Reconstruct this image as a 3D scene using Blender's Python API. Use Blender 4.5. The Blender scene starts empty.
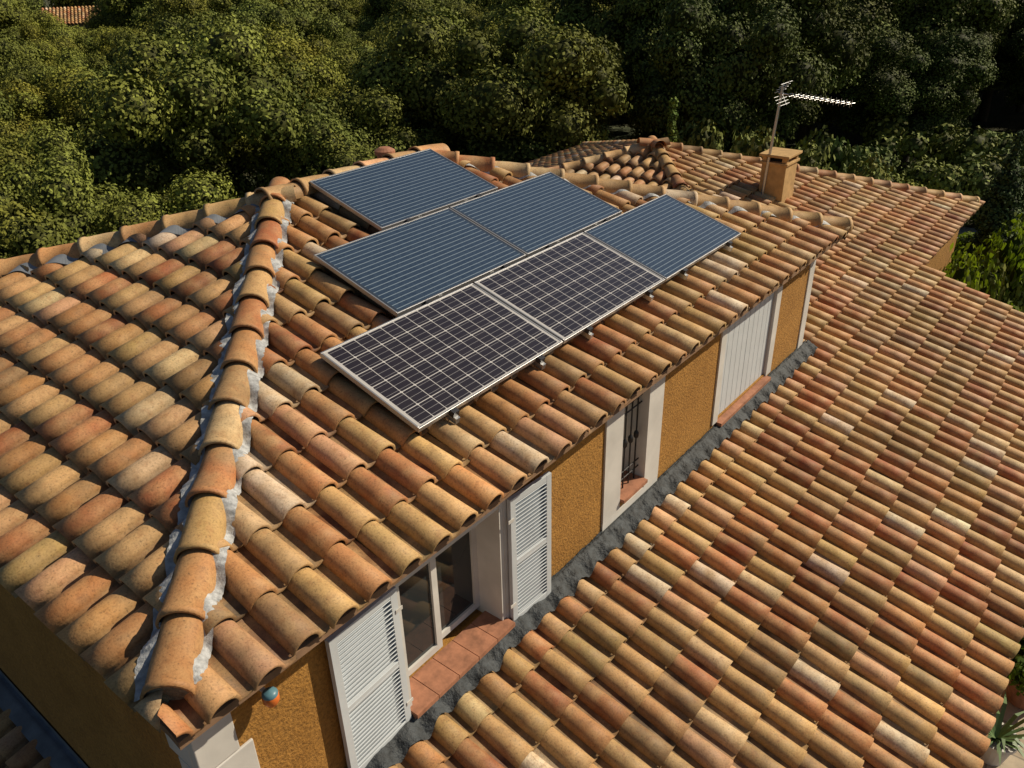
import bpy, math, random, numpy as np
from mathutils import Vector, Matrix, noise
random.seed(7); rng=np.random.default_rng(11)
sc=bpy.context.scene
T=0.3021; C_=1/math.sqrt(1+T*T); S_=T*C_
L=9.16; W=7.16; HW=1.628; O=0.25
GZ=-5.2
# ---------------------------------------------------------------- materials
def mat(name):
    m=bpy.data.materials.new(name); m.use_nodes=True
    nt=m.node_tree; b=nt.nodes['Principled BSDF']; return m,nt,b
def nd(nt,t,**k):
    n=nt.nodes.new(t)
    for a,v in k.items(): setattr(n,a,v)
    return n
def mixc(nt,fac,a,b,mode='MIX'):
    n=nt.nodes.new('ShaderNodeMix'); n.data_type='RGBA'; n.blend_type=mode
    for s,v in ((0,fac),(6,a),(7,b)):
        if hasattr(v,'links'): nt.links.new(v,n.inputs[s])
        else: n.inputs[s].default_value=v if s==0 else (*v,1)
    return n.outputs[2]
def mth(nt,op,a,b=None,c=None):
    n=nt.nodes.new('ShaderNodeMath'); n.operation=op
    for i,v in enumerate((a,b,c)):
        if v is None: continue
        if hasattr(v,'links'): nt.links.new(v,n.inputs[i])
        else: n.inputs[i].default_value=v
    return n.outputs[0]
def objco(nt): return nt.nodes.new('ShaderNodeTexCoord').outputs['Object']
def noi(nt,vec,scale,detail=3,rough=.6):
    n=nd(nt,'ShaderNodeTexNoise'); n.inputs['Scale'].default_value=scale; n.inputs['Detail'].default_value=detail; n.inputs['Roughness'].default_value=rough
    nt.links.new(vec,n.inputs['Vector']); return n.outputs['Fac']
def ramp(nt,f,stops):
    r=nt.nodes.new('ShaderNodeValToRGB'); e=r.color_ramp.elements
    while len(e)<len(stops): e.new(.5)
    for x,(p,c) in zip(e,stops): x.position=p; x.color=(*c,1) if len(c)==3 else c
    nt.links.new(f,r.inputs[0]); return r.outputs[0]
def g(v): return (v,v,v)
def bump(nt,b,h,strength=.3,dist=.01):
    n=nt.nodes.new('ShaderNodeBump'); n.inputs['Strength'].default_value=strength; n.inputs['Distance'].default_value=dist
    nt.links.new(h,n.inputs['Height']); nt.links.new(n.outputs[0],b.inputs['Normal'])
def simple(name,col,rough=.6,metal=0,var=.25,scale=6,bs=.2,bd=.004,bscale=60):
    m,nt,b=mat(name); co=objco(nt)
    f=noi(nt,co,scale); c=mixc(nt,ramp(nt,f,[(.3,g(0)),(.7,g(1))]),tuple(x*(1-var) for x in col),tuple(min(1,x*(1+var)) for x in col))
    nt.links.new(c,b.inputs['Base Color']); b.inputs['Roughness'].default_value=rough; b.inputs['Metallic'].default_value=metal
    if bs: bump(nt,b,noi(nt,co,bscale),bs,bd)
    return m
def tile_material():
    m,nt,b=mat('terracotta_tile'); co=objco(nt)
    at=nd(nt,'ShaderNodeAttribute',attribute_name='col')
    va=nt.nodes.new('ShaderNodeVectorMath'); va.operation='ADD'
    cb=nt.nodes.new('ShaderNodeCombineXYZ'); k=mth(nt,'MULTIPLY',at.outputs['Alpha'],37.0)
    for i in range(3): nt.links.new(k,cb.inputs[i])
    nt.links.new(co,va.inputs[0]); nt.links.new(cb.outputs[0],va.inputs[1]); v=va.outputs[0]
    n1=noi(nt,v,6,2,.55); n2=noi(nt,v,75,3,.7); n3=noi(nt,v,16,3,.65); big=noi(nt,co,.7,1); lich=noi(nt,co,3.3,3,.7)
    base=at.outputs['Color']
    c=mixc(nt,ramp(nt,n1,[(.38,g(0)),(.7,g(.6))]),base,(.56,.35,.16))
    c=mixc(nt,ramp(nt,n3,[(.50,g(0)),(.75,g(.5))]),c,(.29,.115,.042))
    c=mixc(nt,ramp(nt,lich,[(.50,g(0)),(.72,g(.55))]),c,(.24,.165,.085))
    c=mixc(nt,1.0,c,ramp(nt,n2,[(.25,g(.60)),(.5,g(1)),(.8,g(1.18))]),'MULTIPLY')
    c=mixc(nt,ramp(nt,n2,[(.29,g(.6)),(.37,g(0))]),c,(.09,.07,.04))
    c=mixc(nt,1.0,c,ramp(nt,big,[(.3,g(.80)),(.7,g(1.1))]),'MULTIPLY')
    nt.links.new(c,b.inputs['Base Color']); b.inputs['Roughness'].default_value=.65
    b.inputs['Specular IOR Level'].default_value=.4
    bump(nt,b,n2,.3,.005); return m
def foliage_mat(name,tint=(1,1,1),transl=0):
    m,nt,b=mat(name); at=nd(nt,'ShaderNodeAttribute',attribute_name='col'); oi=nt.nodes.new('ShaderNodeObjectInfo')
    c=mixc(nt,oi.outputs['Random'],(.72*tint[0],.82*tint[1],.90*tint[2]),(1.18*tint[0],1.10*tint[1],.9*tint[2]))
    c=mixc(nt,1.0,at.outputs['Color'],c,'MULTIPLY')
    nt.links.new(c,b.inputs['Base Color']); b.inputs['Roughness'].default_value=.7; b.inputs['Specular IOR Level'].default_value=.15
    if transl:
        tr=nt.nodes.new('ShaderNodeBsdfTranslucent'); nt.links.new(mixc(nt,1.0,c,(1.1,1.25,.5),'MULTIPLY'),tr.inputs[0])
        mx=nt.nodes.new('ShaderNodeMixShader'); mx.inputs[0].default_value=transl
        nt.links.new(b.outputs[0],mx.inputs[1]); nt.links.new(tr.outputs[0],mx.inputs[2])
        nt.links.new(mx.outputs[0],nt.nodes['Material Output'].inputs[0])
    return m
M_TILE=tile_material()
def stucco():
    m,nt,b=mat('ochre_stucco'); co=objco(nt)
    f=noi(nt,co,2.2,4,.65); f2=noi(nt,co,45,3,.7)
    c=mixc(nt,ramp(nt,f,[(.3,g(0)),(.7,g(1))]),(.31,.145,.024),(.43,.215,.045))
    c=mixc(nt,1.0,c,ramp(nt,f2,[(.3,g(.60)),(.6,g(1.08))]),'MULTIPLY')
    nt.links.new(c,b.inputs['Base Color']); b.inputs['Roughness'].default_value=.95
    bump(nt,b,f2,.9,.015); return m
M_STUC=stucco()
M_WHITE=simple('white_paint',(.58,.565,.54),.6,var=.12,scale=3,bs=.1)
M_SHUT=simple('shutter_paint',(.53,.57,.61),.5,var=.06,scale=4,bs=.05)
M_DECK=simple('roof_deck',(.22,.13,.075),.95)
M_SILL=simple('terracotta_sill',(.34,.15,.085),.7,var=.3,scale=12)
M_LEAD=simple('lead_flashing',(.034,.040,.046),.7,var=.6,scale=14,bs=.8,bd=.02,bscale=35)
M_CLOS=simple('hip_flashing',(.38,.39,.40),.55,var=.4,scale=22,bs=.5,bd=.01,bscale=70)
M_ZINC=simple('zinc_flashing',(.10,.115,.135),.6,metal=.0,var=.3,scale=5)
M_MORT=simple('mortar',(.16,.15,.12),.95,var=.5,scale=25,bs=.8,bd=.02)
M_ALU=simple('aluminium',(.50,.51,.52),.4,metal=.9,var=.05,scale=5,bs=0)
M_FRAME=simple('panel_frame',(.42,.42,.43),.4,metal=.7,var=.08,scale=5,bs=0)
M_RAIL=simple('dark_rail',(.05,.05,.055),.45,metal=.5,var=.2,bs=0)
M_IRON=simple('wrought_iron',(.02,.02,.022),.5,metal=.4,var=.2,bs=0)
M_DARK=simple('dark_interior',(.02,.02,.02),.9,bs=0)
M_CHIM=simple('chimney_render',(.46,.29,.12),.9,var=.2,scale=8,bs=.5)
M_BARK=simple('bark',(.10,.075,.05),.95,var=.4,scale=20,bs=.8,bd=.03,bscale=30)
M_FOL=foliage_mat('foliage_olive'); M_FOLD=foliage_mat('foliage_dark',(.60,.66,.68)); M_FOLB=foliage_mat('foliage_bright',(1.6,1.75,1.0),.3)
def glass():
    m,nt,b=mat('window_glass'); b.inputs['Base Color'].default_value=(.025,.03,.032,1); b.inputs['Roughness'].default_value=.04
    co=objco(nt); bump(nt,b,noi(nt,co,3),.03,.01); return m
M_GLASS=glass()
def panel_mat(kind):
    m,nt,b=mat('solar_cells_'+kind); co=objco(nt)
    sp=nt.nodes.new('ShaderNodeSeparateXYZ'); nt.links.new(co,sp.inputs[0]); x,y=sp.outputs[0],sp.outputs[1]
    nx,ny=(12,6) if kind=='mono' else (10,6)
    cx_=1.575/nx; cy_=.945/ny
    def cell(a,s,off): return mth(nt,'ABSOLUTE',mth(nt,'SUBTRACT',mth(nt,'FRACT',mth(nt,'ADD',mth(nt,'DIVIDE',a,s),off)),.5))
    cu=cell(x,cx_,20.0); cv=cell(y,cy_,20.0)
    gap=mth(nt,'GREATER_THAN',mth(nt,'MAXIMUM',cu,cv),.479 if kind=='mono' else .492)
    dia=mth(nt,'GREATER_THAN',mth(nt,'ADD',cu,cv),.91)
    bb=cell(y,cy_/3,20.0)
    bus=mth(nt,'LESS_THAN',bb,.035 if kind=='mono' else .07)
    n=noi(nt,co,5,3)
    inx=mth(nt,'LESS_THAN',mth(nt,'ABSOLUTE',x),.7875); iny=mth(nt,'LESS_THAN',mth(nt,'ABSOLUTE',y),.4725); inside=mth(nt,'MULTIPLY',inx,iny)
    if kind=='mono':
        c=mixc(nt,n,(.014,.010,.011),(.028,.019,.020))
        c=mixc(nt,mth(nt,'MULTIPLY',bus,.8),c,(.30,.29,.29))
        w=mth(nt,'MAXIMUM',gap,dia); c=mixc(nt,w,c,(.56,.54,.52))
        c=mixc(nt,inside,(.50,.48,.46),c)
    else:
        vor=nt.nodes.new('ShaderNodeTexVoronoi'); vor.inputs['Scale'].default_value=35; nt.links.new(co,vor.inputs['Vector'])
        c=mixc(nt,vor.outputs['Color'],(.020,.036,.066),(.035,.058,.096))
        c=mixc(nt,bus,c,(.22,.28,.33)); c=mixc(nt,gap,c,(.05,.07,.10))
        c=mixc(nt,inside,(.03,.04,.055),c)
    nt.links.new(c,b.inputs['Base Color'])
    b.inputs['Roughness'].default_value=.28; b.inputs['Coat Weight'].default_value=1; b.inputs['Coat Roughness'].default_value=.08
    return m
M_MONO=panel_mat('mono'); M_POLY=panel_mat('poly')
# ---------------------------------------------------------------- helpers
def empty(name,loc=(0,0,0)):
    e=bpy.data.objects.new(name,None); e.location=loc; sc.collection.objects.link(e); return e
def link(name,me,parent=None):
    ob=bpy.data.objects.new(name,me); sc.collection.objects.link(ob)
    if parent: ob.parent=parent
    return ob
class MB:
    def __init__(s): s.v=[];s.f=[];s.m=[];s.mats=[]
    def mi(s,m):
        if m not in s.mats: s.mats.append(m)
        return s.mats.index(m)
    def box(s,a,b,m,M=None):
        x0,y0,z0=a;x1,y1,z1=b;n=len(s.v)
        P=[Vector(p) for p in ((x0,y0,z0),(x1,y0,z0),(x1,y1,z0),(x0,y1,z0),(x0,y0,z1),(x1,y0,z1),(x1,y1,z1),(x0,y1,z1))]
        if M is not None: P=[M@p for p in P]
        s.v+=[tuple(p) for p in P]; k=s.mi(m)
        for f in ((0,3,2,1),(4,5,6,7),(0,1,5,4),(1,2,6,5),(2,3,7,6),(3,0,4,7)): s.f.append(tuple(n+i for i in f)); s.m.append(k)
    def tube(s,a,b,r0,r1,m,n=8,cap=True):
        a=Vector(a);b=Vector(b);d=(b-a).normalized(); u=d.orthogonal().normalized(); w=d.cross(u); k=len(s.v); mi=s.mi(m)
        for p,r in ((a,r0),(b,r1)):
            for i in range(n):
                t=2*math.pi*i/n; s.v.append(tuple(p+u*math.cos(t)*r+w*math.sin(t)*r))
        for i in range(n): s.f.append((k+i,k+(i+1)%n,k+n+(i+1)%n,k+n+i)); s.m.append(mi)
        if cap: s.f.append(tuple(k+i for i in range(n))[::-1]); s.m.append(mi); s.f.append(tuple(k+n+i for i in range(n))); s.m.append(mi)
    def lathe(s,c,prof,m,n=20):
        k=len(s.v); mi=s.mi(m)
        for r,z in prof:
            for i in range(n): t=2*math.pi*i/n; s.v.append((c[0]+r*math.cos(t),c[1]+r*math.sin(t),c[2]+z))
        for j in range(len(prof)-1):
            for i in range(n): s.f.append((k+j*n+i,k+j*n+(i+1)%n,k+(j+1)*n+(i+1)%n,k+(j+1)*n+i)); s.m.append(mi)
    def poly(s,pts,m):
        k=len(s.v); s.v+=[tuple(p) for p in pts]; s.f.append(tuple(range(k,k+len(pts)))); s.m.append(s.mi(m))
    def slab(s,pts,th,m):
        k=len(s.v);n=len(pts); mi=s.mi(m); s.v+=[tuple(p) for p in pts]+[(p[0],p[1],p[2]-th) for p in pts]
        s.f.append(tuple(range(k,k+n))); s.m.append(mi); s.f.append(tuple(range(k+n,k+2*n))[::-1]); s.m.append(mi)
        for i in range(n): s.f.append((k+i,k+n+i,k+n+(i+1)%n,k+(i+1)%n)); s.m.append(mi)
    def make(s,name,parent=None,bevel=0,smooth=False):
        me=bpy.data.meshes.new(name); me.from_pydata(s.v,[],s.f)
        for m in s.mats: me.materials.append(m)
        me.polygons.foreach_set('material_index',s.m)
        if smooth: me.polygons.foreach_set('use_smooth',[True]*len(s.f))
        ob=link(name,me,parent)
        if bevel:
            b=ob.modifiers.new('b','BEVEL'); b.width=bevel; b.segments=2; b.limit_method='ANGLE'
        return ob
# ---------------------------------------------------------------- roof tiles
TW=.250; TE=.375; BW=.091; BH=.090
PAL=[((.47,.225,.085),5),((.54,.33,.14),5),((.43,.17,.065),3.5),((.69,.55,.39),1.3),((.34,.115,.045),1.9),((.46,.29,.11),3.5),((.57,.31,.17),1.8),((.29,.175,.08),1.8),((.60,.43,.23),2)]
pc=np.array([p[0] for p in PAL]); pw=np.array([p[1] for p in PAL]); pw=pw/pw.sum()
def hprof(a):
    a=a%TW
    if a<2*BW: return BH*math.sqrt(max(0,1-((a-BW)/BW)**2))
    q=(a-2*BW)/(TW-2*BW); return .012*(2*q-1)**2
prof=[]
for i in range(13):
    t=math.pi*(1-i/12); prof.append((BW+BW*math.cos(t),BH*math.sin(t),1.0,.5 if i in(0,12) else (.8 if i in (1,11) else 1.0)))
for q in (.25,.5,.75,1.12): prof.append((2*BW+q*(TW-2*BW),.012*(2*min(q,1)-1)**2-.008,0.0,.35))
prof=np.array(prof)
import bmesh
def tile_face(name,O3,u,v,ncol,nrow,cuts,parent,v0=-.04,light=1.0):
    O3=np.array(O3,float);u=np.array(u,float);v=np.array(v,float);n=np.cross(u,v)
    NP=len(prof); st=[(0,-.018,0),(0,0,0),(.5,0,0),(1.13,0,0)]
    I,J=np.meshgrid(np.arange(ncol),np.arange(nrow),indexing='ij'); I=I.ravel();J=J.ravel();N=len(I)
    ju=rng.normal(0,.0035,N); jh=rng.normal(0,.0035,N); jr=rng.normal(0,.012,N); jv=rng.normal(0,.007,N)
    V=np.zeros((N,4,NP,3))
    for k,(sv,dh,_) in enumerate(st):
        wid=1.03-.10*sv; lift=.036*(1-sv)
        a=BW+(prof[:,0]-BW)*np.where(prof[:,2]>0,wid,1.0)
        h=prof[:,1]*np.where(prof[:,2]>0,1.0-.08*sv,1.0)+dh
        if k==0: a=BW+(a-BW)*np.where(prof[:,2]>0,.84,1)
        U=I[:,None]*TW+a[None,:]+ju[:,None]+jr[:,None]*(sv-.5)*TE
        VV=v0+(J[:,None]+sv)*TE+jv[:,None]+0*a[None,:]
        H=h[None,:]+lift+jh[:,None]
        V[:,k]=O3+U[...,None]*u+VV[...,None]*v+H[...,None]*n
    q=np.arange(NP-1)
    fs=[]
    for k in range(3):
        fs.append(np.stack([k*NP+q,k*NP+q+1,(k+1)*NP+q+1,(k+1)*NP+q],-1))
    fs=np.concatenate(fs); F=(np.arange(N)*4*NP)[:,None,None]+fs[None]
    me=bpy.data.meshes.new(name); me.vertices.add(N*4*NP); me.vertices.foreach_set('co',V.ravel())
    F=F.reshape(-1,4); me.loops.add(F.size); me.loops.foreach_set('vertex_index',F.ravel().astype(np.int32))
    me.polygons.add(len(F)); me.polygons.foreach_set('loop_start',np.arange(0,F.size,4,dtype=np.int32))
    me.update(calc_edges=True); me.polygons.foreach_set('use_smooth',np.ones(len(F),bool))
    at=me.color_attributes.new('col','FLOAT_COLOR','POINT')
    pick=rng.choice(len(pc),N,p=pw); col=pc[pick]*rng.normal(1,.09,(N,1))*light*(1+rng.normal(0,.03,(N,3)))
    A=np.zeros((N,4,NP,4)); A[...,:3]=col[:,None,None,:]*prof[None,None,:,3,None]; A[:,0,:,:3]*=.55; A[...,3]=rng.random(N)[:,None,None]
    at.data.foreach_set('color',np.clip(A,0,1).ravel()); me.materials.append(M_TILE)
    if cuts:
        bm=bmesh.new(); bm.from_mesh(me)
        for p,nn in cuts:
            bmesh.ops.bisect_plane(bm,geom=bm.verts[:]+bm.edges[:]+bm.faces[:],plane_co=p,plane_no=nn,clear_outer=True)
        bm.to_mesh(me); bm.free()
    return link(name,me,parent)
def caps(name,A,B,parent,r=.115,ex=.40,z=.040,plug=True):
    A=Vector(A);B=Vector(B);d=(B-A);Ln=d.length;d.normalize(); s=d.cross(Vector((0,0,1))).normalized(); n=s.cross(d).normalized()
    V=[];F=[];Cc=[];N=14; k=0; cnt=int(math.ceil(Ln/ex))
    for j in range(cnt):
        col=pc[rng.choice(len(pc),p=pw)]*rng.normal(1,.06); al=rng.random(); ja=rng.normal(0,.006); jb=rng.normal(0,.006)
        base=len(V)
        for (sv,rr,dz,dr) in ((0,1.1,.016,-.016),(0,1.1,.016,0),(.10,1.09,.014,0),(.11,1.05,.010,0),(.6,1.0,.005,0),(1.12,.95,-.012,0)):
            p=A+d*(j*ex+sv*ex)+s*(ja if sv<.5 else jb)
            for i in range(N+1):
                t=math.pi*(i/N)*1.1-math.pi*.05; R=r*rr+dr
                V.append(tuple(p+s*math.cos(t)*R+n*(math.sin(t)*R*.95+z+dz))); Cc.append((*col,al))
        for q in range(5):
            for i in range(N): a=base+q*(N+1)+i; F.append((a,a+1,a+N+2,a+N+1))
    me=bpy.data.meshes.new(name); me.from_pydata(V,[],F); me.polygons.foreach_set('use_smooth',[True]*len(F))
    at=me.color_attributes.new('col','FLOAT_COLOR','POINT'); at.data.foreach_set('color',np.array(Cc).ravel()); me.materials.append(M_TILE)
    ob=link(name,me,parent)
    if plug:
        mb=MB(); pts=[A+d*.02+s*math.cos(math.pi*i/10)*r+n*(math.sin(math.pi*i/10)*r*.95+z) for i in range(11)]
        mb.poly(pts+[A+d*.02-s*r*.9-n*.08,A+d*.02+s*r*.9-n*.08],M_MORT); mb.make(name+'_mortar',parent)
    return ob
house=empty('tiled_roof_house')
h=W/2*T
A=(W/2,W/2,h); B=(L-W/2,W/2,h)
EX=.10
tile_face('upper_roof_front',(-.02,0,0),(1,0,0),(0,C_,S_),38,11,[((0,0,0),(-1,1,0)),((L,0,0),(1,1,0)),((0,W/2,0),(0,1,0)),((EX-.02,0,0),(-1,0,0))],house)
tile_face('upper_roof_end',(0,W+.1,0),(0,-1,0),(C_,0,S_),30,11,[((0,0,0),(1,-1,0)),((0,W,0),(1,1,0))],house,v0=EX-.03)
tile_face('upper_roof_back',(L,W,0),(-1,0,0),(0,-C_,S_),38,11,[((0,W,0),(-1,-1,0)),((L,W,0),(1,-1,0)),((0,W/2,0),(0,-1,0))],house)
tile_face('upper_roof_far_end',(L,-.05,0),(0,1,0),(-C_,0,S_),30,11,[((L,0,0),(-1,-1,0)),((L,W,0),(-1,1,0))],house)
caps('hip_caps_front',(.17,.17,.17*T),A,house); caps('hip_caps_left',(.1,W-.1,.1*T),A,house)
caps('hip_caps_right',(L-.02,.02,0),B,house); caps('hip_caps_back',(L-.02,W-.02,0),B,house)
caps('ridge_caps',(W/2-.15,W/2,h+.02),(B[0]-.05,W/2,h+.02),house,plug=False)
mb=MB(); e=-.012; q=EX
mb.slab([(q,0,e),(L,0,e),(B[0],B[1],h+e),(A[0],A[1],h+e),(q,q,q*T+e)],.05,M_DECK)
mb.slab([(q,W-q,q*T+e-.003),(q,q,q*T+e-.003),(A[0],A[1],h+e-.003)],.05,M_DECK)
mb.slab([(L,W,e),(q,W,e),(A[0],A[1],h+e),(B[0],B[1],h+e)],.05,M_DECK)
mb.slab([(L,0,e-.003),(L,W,e-.003),(B[0],B[1],h+e-.003)],.05,M_DECK)
mb.make('roof_deck',house)
def drape_strip(name,pf,n,m,nq=6):
    V=[];F=[]
    for i in range(n):
        for j in range(nq):
            V.append(pf(i/(n-1),j/(nq-1)))
    for i in range(n-1):
        for j in range(nq-1): a=i*nq+j; F.append((a,a+1,a+nq+1,a+nq))
    me=bpy.data.meshes.new(name); me.from_pydata(V,[],F); me.polygons.foreach_set('use_smooth',[True]*len(F)); me.materials.append(m)
    return link(name,me,house)
def soft(a): return (hprof(a-.03)+hprof(a-.015)+hprof(a)+hprof(a+.015)+hprof(a+.03))/5
def hipstrip(side):
    def pf(a,b):
        k=.19+a*(W/2-.19); wv=noise.noise(Vector((k*5,side*3.1,0)))*.018+noise.noise(Vector((k*17,side,4)))*.014
        q=.085+b*(.080+wv); dx=q/math.sqrt(2)
        if side>0: x=k+dx;y=k-dx; z=T*y+(soft(x+.02)*.9+.046)*C_
        else: x=k-dx;y=k+dx; z=T*x+(soft(W+.1-y)*.9+.046)*C_
        z+=.004*math.sin(k*190)*b+.012-.016*b
        return (x,y,z)
    drape_strip('hip_flashing_'+('a' if side>0 else 'b'),pf,1200,M_CLOS)
hipstrip(1); hipstrip(-1)
def hip2strip(a,b):
    k=.1+a*(W/2-.1); wv=noise.noise(Vector((k*5,9.1,0)))*.02
    q=.085+b*(.09+wv); dx=q/math.sqrt(2); x=k-dx; y=W-k-dx
    return (x,y,T*x+(soft(W+.1-y)*.9+.045)*C_+.01-.02*b)
M_HZ=simple('grey_flashing',(.22,.24,.27),.5,metal=.2,var=.3,scale=5)
drape_strip('hip_flashing_c',hip2strip,900,M_HZ)
def hip3strip(a,b):
    k=.1+a*(W/2-.1); q=.085+b*.05; dx=q/math.sqrt(2); x=L-k-dx; y=k-dx
    return (x,y,T*y+(soft(x+.02)*.9+.04)*C_+.01-.02*b)
drape_strip('hip_flashing_d',hip3strip,900,M_CLOS)
# ---------------------------------------------------------------- walls with openings
def wall(mb,x0,x1,z0,z1,ops,y0,y1,m,swap=False):
    xs=sorted({x0,x1,*[o[0] for o in ops],*[o[1] for o in ops]})
    def bx(a,b,c,d):
        if swap: mb.box((y0,a,c),(y1,b,d),m)
        else: mb.box((a,y0,c),(b,y1,d),m)
    for a,b in zip(xs[:-1],xs[1:]):
        oo=[o for o in ops if o[0]<=a and o[1]>=b]
        if oo:
            o=oo[0]; bx(a,b,z0,o[2]); bx(a,b,o[3],z1)
        else: bx(a,b,z0,z1)
mb=MB()
X1=8.91
wall(mb,O,X1,-2.9,.03,[(1.65,2.75,-1.5,-.33),(4.37,4.87,-1.33,-.30),(6.40,7.75,-1.44,-.33)],O,O+.27,M_STUC)
wall(mb,O+.27,W-O-.27,-5.2,.03,[],O,O+.27,M_STUC,True)
wall(mb,O,X1,-5.2,.03,[],W-O-.27,W-O,M_STUC)
wall(mb,O+.27,W-O-.27,-2.9,.03,[],X1-.27,X1,M_STUC,True)
mb.box((-1.5,-2.70,GZ),(13.2,-2.45,-2.62),M_STUC); mb.box((12.95,-2.45,GZ),(13.2,.1,-2.62),M_STUC)
mb.box((13.2,.1,GZ),(17.4,.35,-1.80),M_STUC); mb.box((17.15,.35,GZ),(17.4,9.3,-1.80),M_STUC)
mb.make('walls',house)
mb=MB()
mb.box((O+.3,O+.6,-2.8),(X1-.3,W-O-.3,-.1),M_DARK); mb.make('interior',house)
mb=MB() # quoins
z=-.03
for i in range(6):
    w=.30 if i%2==0 else .22; w2=.22 if i%2==0 else .30
    mb.box((O-.015,O-.015,z-.29),(O+w,O+.05,z),M_WHITE); mb.box((O-.015,O+.052,z-.29),(O+.05,O+w2,z),M_WHITE); z-=.30
mb.box((X1-.16,O-.015,-1.75),(X1+.012,O+.05,-.0),M_WHITE)
mb.make('white_quoins',house,bevel=.006)
# ---------------------------------------------------------------- windows
mb=MB()
def surround(x0,x1,z0,z1,ox0,ox1,oz0,oz1,y=O,pr=.018,dep=.22):
    mb.box((x0,y-pr,z0),(ox0,y+dep,z1),M_WHITE); mb.box((ox1,y-pr,z0),(x1,y+dep,z1),M_WHITE)
    mb.box((ox0,y-pr,oz1),(ox1,y+dep,z1),M_WHITE)
mb.box((1.655,O-.01,-1.5),(1.70,O+.27,-.335),M_WHITE); mb.box((2.70,O-.01,-1.5),(2.745,O+.27,-.335),M_WHITE); mb.box((1.70,O-.008,-.375),(2.70,O+.27,-.335),M_WHITE)
mb.box((2.745,O-.014,-1.5),(2.79,O+.0,-.31),M_WHITE)
fy=O+.17
def sash(x0,x1,z0,z1,y,w=.055):
    mb.box((x0,y,z0),(x0+w,y+.05,z1),M_WHITE); mb.box((x1-w,y,z0),(x1,y+.05,z1),M_WHITE)
    mb.box((x0+w,y,z0),(x1-w,y+.05,z0+w),M_WHITE); mb.box((x0+w,y,z1-w),(x1-w,y+.05,z1),M_WHITE)
    mb.box((x0+w,y+.02,z0+w),(x1-w,y+.03,z1-w),M_GLASS)
sash(1.70,2.21,-1.44,-.375,fy); sash(2.19,2.70,-1.44,-.375,fy+.052)
for i in range(5):
    a=1.66+i*.218; mb.box((a,O-.10,-1.50),(a+.212,O+.17,-1.462),M_SILL)
mb.box((1.66,O-.07,-1.57),(2.745,O-.005,-1.503),M_SILL)
surround(4.12,5.11,-1.42,-.26,4.40,4.84,-1.33,-.32)
mb.box((4.12,O-.016,-1.50),(5.11,O+.02,-1.425),M_WHITE)
mb.box((4.41,O-.06,-1.345),(4.83,O+.24,-1.31),M_SILL)
mb.box((4.40,O+.23,-1.33),(4.84,O+.25,-.32),M_GLASS)
mb.box((4.40,O+.205,-1.31),(4.43,O+.228,-.33),M_WHITE); mb.box((4.81,O+.205,-1.31),(4.84,O+.228,-.33),M_WHITE)
for z in (-1.2,-1.12,-.50,-.42): mb.tube((4.40,O+.06,z),(4.84,O+.06,z),.007,.007,M_IRON,6)
for i in range(4):
    x=4.47+i*.10; mb.tube((x,O+.06,-1.31),(x,O+.06,-.32),.008,.008,M_IRON,6)
    mb.lathe((x,O+.06,-.82),[(.0,-.06),(.024,-.02),(.024,.02),(0,.06)],M_IRON,8)
surround(6.30,7.86,-1.46,-.27,6.42,7.72,-1.44,-.33)
mb.box((6.40,O-.08,-1.50),(7.74,O+.06,-1.46),M_SILL)
for k in range(2):
    x0=6.425+k*.65
    for i in range(5):
        mb.box((x0+i*.129,O+.02,-1.455),(x0+i*.129+.120,O+.045,-.335),M_SHUT)
mb.make('windows',house,bevel=.003)
def shutter(name,x0,w,z0,z1,y,rot,hinge):
    mb=MB(); M=Matrix.Translation((hinge,y,0))@Matrix.Rotation(rot,4,'Z')@Matrix.Translation((-hinge,-y,0)); st=.055;t=.036
    mb.box((x0,y-t,z0),(x0+st,y,z1),M_SHUT,M); mb.box((x0+w-st,y-t,z0),(x0+w,y,z1),M_SHUT,M)
    for z in (z0,(z0+z1)/2-.03,z1-st): mb.box((x0+st,y-t+.001,z),(x0+w-st,y-.001,z+st+.01*(z==z0)),M_SHUT,M)
    n=int((z1-z0)/.038)
    for i in range(n):
        z=z0+.06+i*(z1-z0-.1)/n
        R=M@Matrix.Translation((0,y-t/2,z))@Matrix.Rotation(math.radians(-38),4,'X')
        mb.box((x0+st-.002,-.022,-.003),(x0+w-st+.002,.022,.003),M_SHUT,R)
    mb.box((x0+.01,y-.004,z0+.01),(x0+w-.01,y-.0015,z1-.01),M_SHUT,M)
    for z in (z0+.2,z1-.2): mb.box((hinge-.03,y-t-.006,z),(hinge+.03,y-t-.001,z+.03),M_WHITE,M)
    mb.make(name,house,bevel=.002)
shutter('louvred_shutter_left',1.085,.555,-1.55,-.31,O-.02,math.radians(2),1.64)
shutter('louvred_shutter_right',2.78,.46,-1.55,-.33,O-.02,math.radians(-4),2.78)
mb=MB(); AL=(.66,O-.10,-.35)
mb.lathe(AL,[(0,-.045),(.03,-.04),(.046,-.01),(.046,.022),(.042,.03)],simple('orange_lens',(.65,.16,.03),.35,bs=0),14)
mb.lathe(AL,[(.043,.030),(.043,.042),(.03,.055),(0,.06)],simple('blue_grey_cap',(.10,.22,.28),.4,bs=0),14)
mb.tube((.66,O-.08,-.33),(.66,O+.01,-.33),.015,.015,M_WHITE); mb.make('alarm_light',house,smooth=True)
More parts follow.
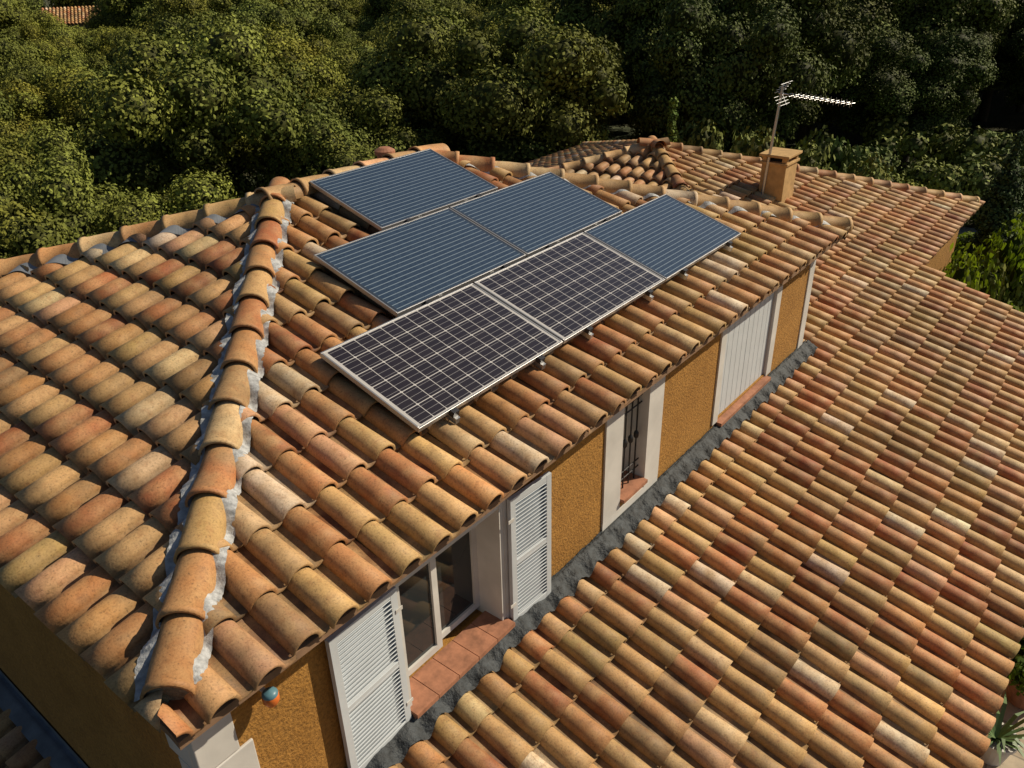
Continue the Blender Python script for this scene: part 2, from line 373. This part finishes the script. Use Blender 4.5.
# ---------------------------------------------------------------- lower roof
ZL=-HW-T*O
YE=-2.94
NC=int(14.45/TW)+1
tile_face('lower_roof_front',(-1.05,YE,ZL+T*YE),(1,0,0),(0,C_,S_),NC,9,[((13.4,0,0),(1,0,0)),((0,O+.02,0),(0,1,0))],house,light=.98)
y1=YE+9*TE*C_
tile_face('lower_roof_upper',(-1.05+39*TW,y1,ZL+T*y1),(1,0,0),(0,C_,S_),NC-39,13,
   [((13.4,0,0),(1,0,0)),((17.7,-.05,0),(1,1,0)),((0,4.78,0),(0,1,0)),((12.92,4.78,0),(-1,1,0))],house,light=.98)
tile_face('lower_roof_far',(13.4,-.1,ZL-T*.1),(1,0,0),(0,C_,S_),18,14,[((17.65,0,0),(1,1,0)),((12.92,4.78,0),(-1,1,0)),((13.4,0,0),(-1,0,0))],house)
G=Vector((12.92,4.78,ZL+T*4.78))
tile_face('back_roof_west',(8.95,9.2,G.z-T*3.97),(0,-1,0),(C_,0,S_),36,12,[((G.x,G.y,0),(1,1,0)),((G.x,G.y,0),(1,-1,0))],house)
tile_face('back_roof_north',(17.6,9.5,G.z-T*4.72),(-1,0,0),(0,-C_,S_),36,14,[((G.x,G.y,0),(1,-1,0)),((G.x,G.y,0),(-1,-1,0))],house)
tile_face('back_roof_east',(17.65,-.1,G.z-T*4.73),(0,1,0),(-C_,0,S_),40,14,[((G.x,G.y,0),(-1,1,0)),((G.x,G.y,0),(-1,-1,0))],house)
caps('back_hip_caps_a',(17.66,-.02,ZL),G,house); caps('back_hip_caps_b',(9.2,8.5,G.z-T*3.72),G,house)
caps('back_hip_caps_c',(17.66,9.52,ZL),G,house); caps('back_hip_caps_d',(9.2,1.06,G.z-T*3.72),G,house,plug=False)
mb=MB(); f=lambda x,y:(x,y,ZL+T*y-.012)
mb.slab([f(-1,YE),f(13.38,YE),f(13.38,.3),f(-1,.3)],.05,M_DECK)
mb.slab([f(8.9,.302),f(12.9,.302),f(12.9,4.7),f(8.9,.7)],.05,M_DECK)
mb.slab([f(13.385,-.1),f(17.65,-.1),(G.x,G.y,G.z-.015),f(12.905,4.7),f(12.905,.304),f(13.385,.304)],.05,M_DECK)
mb.slab([(9,.9,G.z-T*3.92-.02),(G.x,G.y,G.z-.02),(9,8.7,G.z-T*3.92-.02)],.05,M_DECK)
mb.slab([(17.65,-.1,ZL-.05),(17.65,9.5,ZL-.05),(G.x,G.y,G.z-.02)],.05,M_DECK)
mb.slab([(17.65,9.5,ZL-.05),(8.4,9.5,ZL-.05),(G.x,G.y,G.z-.02)],.05,M_DECK)
mb.make('lower_roof_deck',house)
ZW=-2.5
tile_face('side_roof',(-2.2,W,ZW-T*2.45),(0,-1,0),(C_,0,S_),25,7,[((O,0,0),(1,0,0))],house,light=.6)  # shade on this side is put into the tile colour, darker than other roofs
mb=MB(); mb.slab([(-2.2,1,ZW-T*2.45-.012),(O,1,ZW-.012),(O,W,ZW-.012),(-2.2,W,ZW-T*2.45-.012)],.05,M_DECK); mb.make('side_roof_deck',house)
def sideflash(a,b):
    y=.2+a*(W-.4)
    if b<.4: return (O-.012-.02*b,y,ZW+.14-b*.15)
    q=(b-.4)/.6; x=O-.03-q*.14; return (x,y,ZW+T*(x-O)+.115-.02*q+noise.noise(Vector((y*4,q*2,1)))*.01)
drape_strip('side_flashing',sideflash,200,M_ZINC,9)
def wallflash(a,b):
    x=-.1+a*9.15; nz=noise.noise(Vector((x*7,b*5,2)))*.014+noise.noise(Vector((x*23,b*9,5)))*.011
    if b<.3: return (x,O-.012-.02*b+nz*.3,-HW+.14-b*.10+nz*.6)
    q=(b-.3)/.7; y=O-.03-q*(.15+noise.noise(Vector((x*4,0,7)))*.04)
    return (x,y,ZL+T*y+(soft(x+1.05)*.85*q+.085*(1-q)+.05)*C_+.022-.012*q+nz)
drape_strip('wall_flashing',wallflash,1600,M_LEAD,14)
mb=MB(); mb.lathe((5.15,3.75,h),[(.085,-.1),(.085,.14),(.11,.15),(.11,.19),(.06,.22),(0,.23)],M_SILL,16); mb.make('roof_vent',house,smooth=False)
mb=MB(); cx,cy=13.3,2.5
mb.box((cx-.26,cy-.22,-1.35),(cx+.26,cy+.22,-.30),M_CHIM)
mb.box((cx-.29,cy-.25,-.30),(cx+.29,cy+.25,-.255),M_CHIM)
for sx in (-1,1):
    for sy in (-1,1): mb.box((cx+sx*.22-.045,cy+sy*.18-.045,-.255),(cx+sx*.22+.045,cy+sy*.18+.045,-.17),M_CHIM)
mb.box((cx-.18,cy-.12,-.255),(cx+.18,cy+.12,-.18),M_DARK)
mb.box((cx-.31,cy-.27,-.17),(cx+.31,cy+.27,-.125),M_CHIM)
mb.box((cx-.34,cy-.30,-1.14),(cx-.262,cy+.30,-1.06),M_CLOS); mb.make('chimney',house,bevel=.008)
# antenna
ant=empty('television_antenna',(cx-.3,cy+.15,-1.0))
mb=MB(); m0=Vector((0,0,-.2)); m1=Vector((.05,-.12,2.02))
mb.tube(m0,m1,.026,.022,M_ALU,10)
bm0=m1+Vector((0,.05,-.14)); bm1=m1+Vector((-.27,-1.24,-.16)); mb.tube(bm0,bm1,.011,.010,M_ALU,8)
for i in range(12):
    p=bm0.lerp(bm1,.22+i*.07); hl=.15-.004*i
    mb.tube(p+Vector((-hl,.03,.0)),p+Vector((hl,-.03,.0)),.004,.004,M_ALU,6)
    mb.tube(p+Vector((-hl*.5,0,-.05)),p+Vector((-hl*.5,0,.05)),.0035,.0035,M_ALU,6); mb.tube(p+Vector((hl*.5,0,-.05)),p+Vector((hl*.5,0,.05)),.0035,.0035,M_ALU,6)
for s in (-1,1):
    for j in range(4):
        q=bm0+Vector((0,-.02-j*.03,s*(.04+j*.045))); mb.tube(q+Vector((-.24,0,0)),q+Vector((.24,0,0)),.005,.005,M_ALU,6)
    mb.tube(bm0+Vector((.1,.0,0)),bm0+Vector((.1,-.12,s*.19)),.005,.005,M_ALU,6)
dp=bm0.lerp(bm1,.18); mb.box(tuple(dp+Vector((-.05,-.03,-.02))),tuple(dp+Vector((.05,.03,.02))),M_IRON)
mb.make('antenna_mast_and_boom',ant)
# ---------------------------------------------------------------- solar panels
def panel(u,v,kind):
    e=empty('solar_panel'); off=.185
    M=Matrix(((1,0,0,u+.825),(0,C_,-S_,(v+.495)*C_-off*S_),(0,S_,C_,(v+.495)*S_+off*C_),(0,0,0,1))); e.matrix_world=M
    w,hh,fr,th=.825,.495,.012 if kind=='poly' else .014,.038
    mb=MB(); cm=M_POLY if kind=='poly' else M_MONO
    mb.box((-w+fr,-hh+fr,-.012),(w-fr,hh-fr,-.003),cm); ob=mb.make('cells_glass'); ob.parent=e
    mb=MB()
    mb.box((-w,-hh,-th),(w,-hh+fr,0),M_FRAME); mb.box((-w,hh-fr,-th),(w,hh,0),M_FRAME)
    mb.box((-w,-hh+fr,-th),(-w+fr,hh-fr,0),M_FRAME); mb.box((w-fr,-hh+fr,-th),(w,hh-fr,0),M_FRAME); ob=mb.make('frame',bevel=.002); ob.parent=e
    mb=MB()
    for x in (-.5,.5):
        mb.box((x-.02,-hh-.07,-.085),(x+.02,hh+.02,-.040),M_ALU)
        mb.box((x-.028,-hh-.045,-.040),(x+.028,-hh-.003,.004),M_RAIL)
        for y in (-.4,.25):
            mb.box((x-.03,y,-.165),(x-.022,y+.04,-.06),M_ALU); mb.box((x-.03,y-.02,-.17),(x+.03,y+.10,-.16),M_ALU)
    ob=mb.make('rails_and_clamps'); ob.parent=e
u0,v0=2.313,.658; rs=.99+.035
for k in range(3): panel(u0+k*1.67,v0,'mono' if k<2 else 'poly')
for k in range(2): panel(u0+.80+k*1.67,v0+rs,'poly')
panel(u0+1.604,v0+2*rs,'poly')
# ---------------------------------------------------------------- ground, terrace, path
def ground_mat():
    m,nt,b=mat('dry_grass_ground'); co=objco(nt); f=noi(nt,co,.35,3); f2=noi(nt,co,8,3)
    c=mixc(nt,ramp(nt,f,[(.4,g(0)),(.62,g(1))]),(.035,.05,.016),(.08,.075,.035)); c=mixc(nt,1.0,c,ramp(nt,f2,[(.3,g(.6)),(.7,g(1.2))]),'MULTIPLY')
    nt.links.new(c,b.inputs['Base Color']); b.inputs['Roughness'].default_value=1; bump(nt,b,f2,.8,.08); return m
mb=MB(); mb.poly([(-600,-600,GZ),(600,-600,GZ),(600,600,GZ),(-600,600,GZ)],ground_mat()); mb.make('ground')
def pave():
    m,nt,b=mat('paving'); co=objco(nt); br=nt.nodes.new('ShaderNodeTexBrick'); nt.links.new(co,br.inputs['Vector']); br.inputs['Scale'].default_value=1
    br.offset=.5; br.inputs['Brick Width'].default_value=.45; br.inputs['Row Height'].default_value=.45; br.inputs['Mortar Size'].default_value=.012
    br.inputs['Color1'].default_value=(.42,.35,.26,1); br.inputs['Color2'].default_value=(.36,.29,.21,1); br.inputs['Mortar'].default_value=(.22,.19,.15,1)
    c=mixc(nt,1.0,br.outputs[0],ramp(nt,noi(nt,co,7),[(.3,g(.8)),(.7,g(1.1))]),'MULTIPLY'); nt.links.new(c,b.inputs['Base Color']); b.inputs['Roughness'].default_value=.85; return m
mb=MB(); mb.box((2,-7,GZ-.1),(12.9,-2.71,GZ+.06),pave()); mb.make('terrace')
mb=MB(); mb.box((24.5,-1.5,GZ-.1),(28,2.4,GZ+.03),simple('gravel',(.26,.25,.22),.95,bs=.6,bd=.03)); mb.make('gravel_path')
# ---------------------------------------------------------------- foliage
def leafmesh(name,lobes,size,dens,mats,base=(.075,.092,.028),segs=(),core=True,keep_low=-.75):
    lc=np.array([l[0] for l in lobes],float); lr=np.array([l[1] for l in lobes],float)
    P=[];Nn=[];Cc=[]
    for c,r in zip(lc,lr):
        n=int(dens*12.57*r*r); d=rng.normal(size=(n,3)); d/=np.linalg.norm(d,axis=1)[:,None]; d=d[d[:,2]>keep_low]
        lump=1+.20*np.sin(d[:,0]*7+c[0]*5)*np.sin(d[:,1]*7+c[1]*3)*np.sin(d[:,2]*6+c[2])
        rr=r*lump*(1-np.abs(rng.normal(0,.14,len(d)))+rng.normal(0,.06,len(d)))
        p=c+d*rr[:,None]*np.array([1,1,.85]); 
        dist=np.linalg.norm(p[:,None,:]-lc[None],axis=2)/lr[None]
        ok=(dist<.72).sum(1)<=0; ok|=(rng.random(len(p))<.03)
        p=p[ok];d=d[ok]; P.append(p);Nn.append(d)
        fac=rng.normal(1,.14)*np.clip(rng.normal(1,.25,len(p)),.4,1.9); hue=rng.normal(0,.05)
        Cc.append(np.stack([base[0]*fac*(1+hue),base[1]*fac,base[2]*fac*(1-hue)],1))
    P=np.concatenate(P);Nn=np.concatenate(Nn);Cc=np.concatenate(Cc);n=len(P)
    Nn=Nn+.45*rng.normal(size=(n,3))+np.array([0,0,.15]); Nn/=np.linalg.norm(Nn,axis=1)[:,None]
    t=np.cross(Nn,rng.normal(size=(n,3))); t/=np.linalg.norm(t,axis=1)[:,None]; b=np.cross(Nn,t)
    s=size*rng.uniform(.6,1.3,(n,1))
    V=np.stack([P+t*s*.55,P+b*s*.34+Nn*s*.06,P-t*s*.55,P-b*s*.34+Nn*s*.06],1)
    F=np.arange(n*4).reshape(n,4)
    verts=V.reshape(-1,3); cols=np.repeat(np.c_[Cc,np.ones(n)],4,axis=0); faces=[F]; mi=[np.zeros(n,int)]
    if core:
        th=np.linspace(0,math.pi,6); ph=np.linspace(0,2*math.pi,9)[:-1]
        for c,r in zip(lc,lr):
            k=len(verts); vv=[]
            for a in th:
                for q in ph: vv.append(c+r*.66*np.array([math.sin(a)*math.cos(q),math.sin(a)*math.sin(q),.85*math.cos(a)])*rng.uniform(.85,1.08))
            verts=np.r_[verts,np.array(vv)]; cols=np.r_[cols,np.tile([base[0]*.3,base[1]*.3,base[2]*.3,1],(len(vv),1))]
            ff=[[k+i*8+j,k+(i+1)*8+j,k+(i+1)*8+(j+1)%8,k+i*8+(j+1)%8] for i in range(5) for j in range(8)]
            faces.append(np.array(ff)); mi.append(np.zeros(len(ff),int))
    for a,bb,r0,r1 in segs:
        a=Vector(a);bb=Vector(bb);d=(bb-a).normalized();u=d.orthogonal().normalized();w=d.cross(u);k=len(verts);vv=[]
        for p,r in ((a,r0),(bb,r1)):
            for i in range(7): q=2*math.pi*i/7; vv.append(p+u*math.cos(q)*r+w*math.sin(q)*r)
        verts=np.r_[verts,np.array(vv)]; cols=np.r_[cols,np.tile([.1,.08,.05,1],(14,1))]
        ff=[[k+i,k+(i+1)%7,k+7+(i+1)%7,k+7+i] for i in range(7)]; faces.append(np.array(ff)); mi.append(np.ones(7,int))
    F=np.concatenate(faces); mi=np.concatenate(mi)
    me=bpy.data.meshes.new(name); me.vertices.add(len(verts)); me.vertices.foreach_set('co',verts.ravel())
    me.loops.add(F.size); me.loops.foreach_set('vertex_index',F.ravel().astype(np.int32)); me.polygons.add(len(F)); me.polygons.foreach_set('loop_start',np.arange(0,F.size,4,dtype=np.int32))
    for m in mats: me.materials.append(m)
    me.polygons.foreach_set('material_index',mi.astype(np.int32)); me.update(calc_edges=True)
    at=me.color_attributes.new('col','FLOAT_COLOR','POINT'); at.data.foreach_set('color',np.clip(cols,0,1).ravel()); return me
def treemesh(name,mats,R=3.0,H=5.8,base=(.170,.182,.034),nl=50,size=.095,dens=200):
    cz=H*.60; hz=H*.36; lobes=[]
    for i in range(nl):
        d=rng.normal(size=3); d/=np.linalg.norm(d); q=rng.uniform(.5,.95)
        r=rng.uniform(.40,.98)*R/3
        p=np.array([d[0]*R*q,d[1]*R*q,cz+d[2]*hz*q]); 
        if p[2]<1.2: p[2]=1.2+rng.random()*.8
        lobes.append((p,r))
    lobes.append((np.array([0,0,cz]),R*.5))
    segs=[((0,0,-.2),(.05,.05,H*.35),.20,.14)]
    for i in range(7):
        p=lobes[i][0]; mid=(p[0]*.4,p[1]*.4,H*.45); segs.append(((.05,.05,H*.3),mid,.11,.07)); segs.append((mid,tuple(p),.07,.03))
    return leafmesh(name,lobes,size,dens,mats,base,segs)
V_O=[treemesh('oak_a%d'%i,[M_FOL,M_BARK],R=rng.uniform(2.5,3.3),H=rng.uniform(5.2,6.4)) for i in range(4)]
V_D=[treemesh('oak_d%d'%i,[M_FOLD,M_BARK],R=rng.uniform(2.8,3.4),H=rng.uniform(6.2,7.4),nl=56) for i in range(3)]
wood=empty('woodland_trees')
cam=(-.835,-2.783)
bh=[(31.5,65.5),(62.0,66.0)]
cnt=0
def az(x,y): return math.degrees(math.atan2(y-cam[1],x-cam[0]))
sp=4.8
for ix in range(26):
    for iy in range(26):
        x=-20+ix*sp+random.uniform(-1.6,1.6); y=-14+iy*sp+random.uniform(-1.6,1.6)
        if x<21.5 and y<11.8: continue
        if y<14 and x<3: continue
        if x<33 and y<7: continue
        a=az(x,y); r=math.hypot(x-cam[0],y-cam[1])
        if a<-6 or a>98 or r>86: continue
        if any(math.hypot(x-q[0],y-q[1])<7 for q in bh): continue
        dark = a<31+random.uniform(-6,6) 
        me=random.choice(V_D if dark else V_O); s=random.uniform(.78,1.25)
        if r>55: s*=1.25
        if any(abs(a-az(*q))<4 for q in bh) and r<75: s=min(s,.85)
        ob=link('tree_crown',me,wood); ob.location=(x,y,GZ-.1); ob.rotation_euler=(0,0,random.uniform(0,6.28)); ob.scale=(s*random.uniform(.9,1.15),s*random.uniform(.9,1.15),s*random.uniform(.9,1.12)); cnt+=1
def bushlobes(R,H,n): 
    o=[]
    for i in range(n):
        d=rng.normal(size=3); d/=np.linalg.norm(d); o.append((np.array([d[0]*R*.7,d[1]*R*.7,H*.5+d[2]*H*.35]),rng.uniform(.28,.45)*R))
    return o
V_B=[leafmesh('bush%d'%i,bushlobes(1.0,1.3,14),.09,210,[M_FOLB,M_BARK],(.10,.125,.022),[((0,0,-.1),(0,0,.5),.05,.03)]) for i in range(3)]
V_BM=[leafmesh('bushm%d'%i,bushlobes(1.0,1.3,14),.09,210,[M_FOL,M_BARK],(.17,.20,.05),[((0,0,-.1),(0,0,.5),.05,.03)]) for i in range(2)]
def bush(x,y,s,zs=1,bright=True,name='garden_shrub',z=GZ):
    ob=link(name,random.choice(V_B if bright else V_BM)); ob.location=(x,y,z); ob.rotation_euler=(0,0,random.uniform(0,6)); ob.scale=(s,s,s*zs)
for x,y,s,b in ((22.6,.1,1.1,True),(22.4,-2.2,1.3,True),(23.6,2.6,1.2,False),(24.6,-2.4,1.2,True),(20.0,-2.8,1.3,True),(25.5,4.0,1.4,False),(27.5,4.8,1.5,False),(22.0,-4.6,1.5,True),(31,1.5,1.8,False),(31,-2,1.8,False),(31.5,4.5,1.9,False),(29,-.5,1.6,False),(28.5,2.2,1.6,False),(19.4,-1.1,.8,True)): bush(x,y,s,1.1,b)
for x,y,s,zs,b in [(20.3,3.4,1.35,2.0,0),(20.8,5.4,1.4,2.15,0),(21.5,7.4,1.4,2.1,0),(22.8,4.6,1.3,2.1,0),(14.3,-.95,.85,3.2,1),(15.3,-.95,.85,3.1,0),(16.4,-.95,.9,2.95,1),(17.5,-.9,.9,2.7,1)]: bush(x,y,s,zs,bool(b),'tall_shrub')
def cypress(x,y,H,R,m,base,nm='cypress_tree'):
    lob=[]
    for i in range(46):
        q=(i+.5)/46; rr=R*(math.sin(math.pi*min(1,q*.9+.12))**.6)*(1-q*.55); a=rng.uniform(0,6.28)
        lob.append((np.array([math.cos(a)*rr*.35,math.sin(a)*rr*.35,.3+q*(H-.5)]),max(.12,rr*.72)))
    ob=link(nm,leafmesh(nm,lob,.07,380,[m,M_BARK],base,[((0,0,-.1),(0,0,H*.8),.1,.03)])); ob.location=(x,y,GZ)
cypress(20.8,-.1,4.6,.72,M_FOL,(.065,.10,.035)); cypress(20.2,8.3,4.7,.55,M_FOL,(.14,.20,.035))
M_LEAF=simple('agave_leaf',(.10,.17,.06),.5,bs=0)
def potplant(x,y,s,nm,potm,spiky):
    e=empty(nm,(x,y,GZ+.062)); mb=MB(); mb.lathe((0,0,0),[(0,.0),(.14*s,0),(.2*s,.3*s),(.225*s,.3*s),(.225*s,.35*s),(.19*s,.35*s),(.18*s,.3*s),(0,.3*s)],potm,20); o=mb.make('pot',e,smooth=False)
    if spiky:
        mb=MB()
        for i in range(40):
            a=random.uniform(0,6.28); l=random.uniform(.3,.6)*s; up=random.uniform(.3,1)
            p0=Vector((0,0,.3*s)); p1=p0+Vector((math.cos(a)*l*.5,math.sin(a)*l*.5,l*.6*up)); p2=p1+Vector((math.cos(a)*l*.5,math.sin(a)*l*.5,-l*.1))
            sd=Vector((-math.sin(a),math.cos(a),0))*.02*s
            mb.poly([p0-sd,p0+sd,p1+sd,p1-sd],M_LEAF); mb.poly([p1-sd,p1+sd,p2],M_LEAF)
        mb.make('leaves',e)
    else:
        o=link('leaves',leafmesh('potleaves',[(np.array([rng.normal(0,.12),rng.normal(0,.12),.5+rng.uniform(-.1,.25)])*s,.2*s) for i in range(9)],.07,500,[M_FOLB,M_BARK],(.08,.11,.03),[((0,0,.3*s),(0,0,.5*s),.02,.01)]),e)
potplant(8.35,-3.3,1.25,'potted_shrub',M_SILL,False); potplant(7.25,-3.15,1.0,'potted_agave',M_WHITE,True); potplant(9.4,-3.6,1.0,'potted_shrub',M_SILL,False)
def dhouse(x,y,w,d,zt,rot,nm):
    e=empty(nm,(x,y,0)); e.rotation_euler=(0,0,rot); mb=MB()
    mb.box((-w/2,-d/2,GZ),(w/2,d/2,zt),simple('pale_render',(.5,.38,.28),.9))
    for k in (-1,0,1): mb.box((k*w*.28-.5,-d/2-.03,zt-1.9),(k*w*.28+.5,-d/2+.05,zt-.7),M_GLASS); mb.box((k*w*.28-.9,-d/2-.05,zt-1.9),(k*w*.28-.52,-d/2+.0,zt-.7),M_SHUT)
    mb.make('walls',e)
    c=1/math.sqrt(1.1225); s=.35*c
    for sg in (1,-1):
        o=tile_face('roof',(-w/2-.3,-(d/2+.3),zt-.05),(1,0,0),(0,c,s),int((w+.6)/TW),int((d/2+.3)/c/TE)+1,[((0,0,0),(0,1,0))],e,light=1.1)
        if sg<0: o.rotation_euler=(0,0,math.pi)
    mb=MB(); mb.poly([(-w/2,-d/2,zt),(-w/2,d/2,zt),(-w/2,0,zt+.35*d/2)],simple('gable',(.5,.38,.28),.9)); mb.poly([(w/2,-d/2,zt),(w/2,d/2,zt),(w/2,0,zt+.35*d/2)],mb.mats[0]); mb.make('gables',e)
dhouse(31.5,65.5,4.0,5,-1.3,math.radians(-30),'distant_house'); dhouse(62,66,10,7,1.6,math.radians(-40),'distant_house')
# ---------------------------------------------------------------- camera, light
psi,th,ro,f_=.6822,.4991,-.0244,807.26
F=Vector((math.cos(th)*math.cos(psi),math.cos(th)*math.sin(psi),-math.sin(th))); R=Vector((math.sin(psi),-math.cos(psi),0)); U=R.cross(F)
R2=R*math.cos(ro)+U*math.sin(ro); U2=U*math.cos(ro)-R*math.sin(ro)
cd=bpy.data.cameras.new('camera'); co=bpy.data.objects.new('camera',cd); sc.collection.objects.link(co)
co.matrix_world=Matrix(((R2[0],U2[0],-F[0],-.8352),(R2[1],U2[1],-F[1],-2.7825),(R2[2],U2[2],-F[2],3.1739),(0,0,0,1)))
cd.sensor_width=36; cd.lens=f_*36/1024; cd.clip_end=2000; cd.clip_start=.05; sc.camera=co
sd=Vector((.60,-.40,.58)).normalized()
l=bpy.data.lights.new('sun','SUN'); l.energy=5.0; l.angle=math.radians(.5); l.color=(1,.87,.66); lo=bpy.data.objects.new('sun',l); sc.collection.objects.link(lo); lo.rotation_euler=sd.to_track_quat('Z','Y').to_euler()
w=bpy.data.worlds.new('World'); sc.world=w; w.use_nodes=True; nt=w.node_tree; sky=nt.nodes.new('ShaderNodeTexSky'); sky.sky_type='NISHITA'; sky.sun_disc=False
sky.sun_elevation=math.asin(sd.z); sky.sun_rotation=math.atan2(sd.x,sd.y); nt.links.new(sky.outputs[0],nt.nodes['Background'].inputs[0]); nt.nodes['Background'].inputs[1].default_value=.05
sc.view_settings.view_transform='Standard'; sc.view_settings.look='None'; sc.view_settings.exposure=0
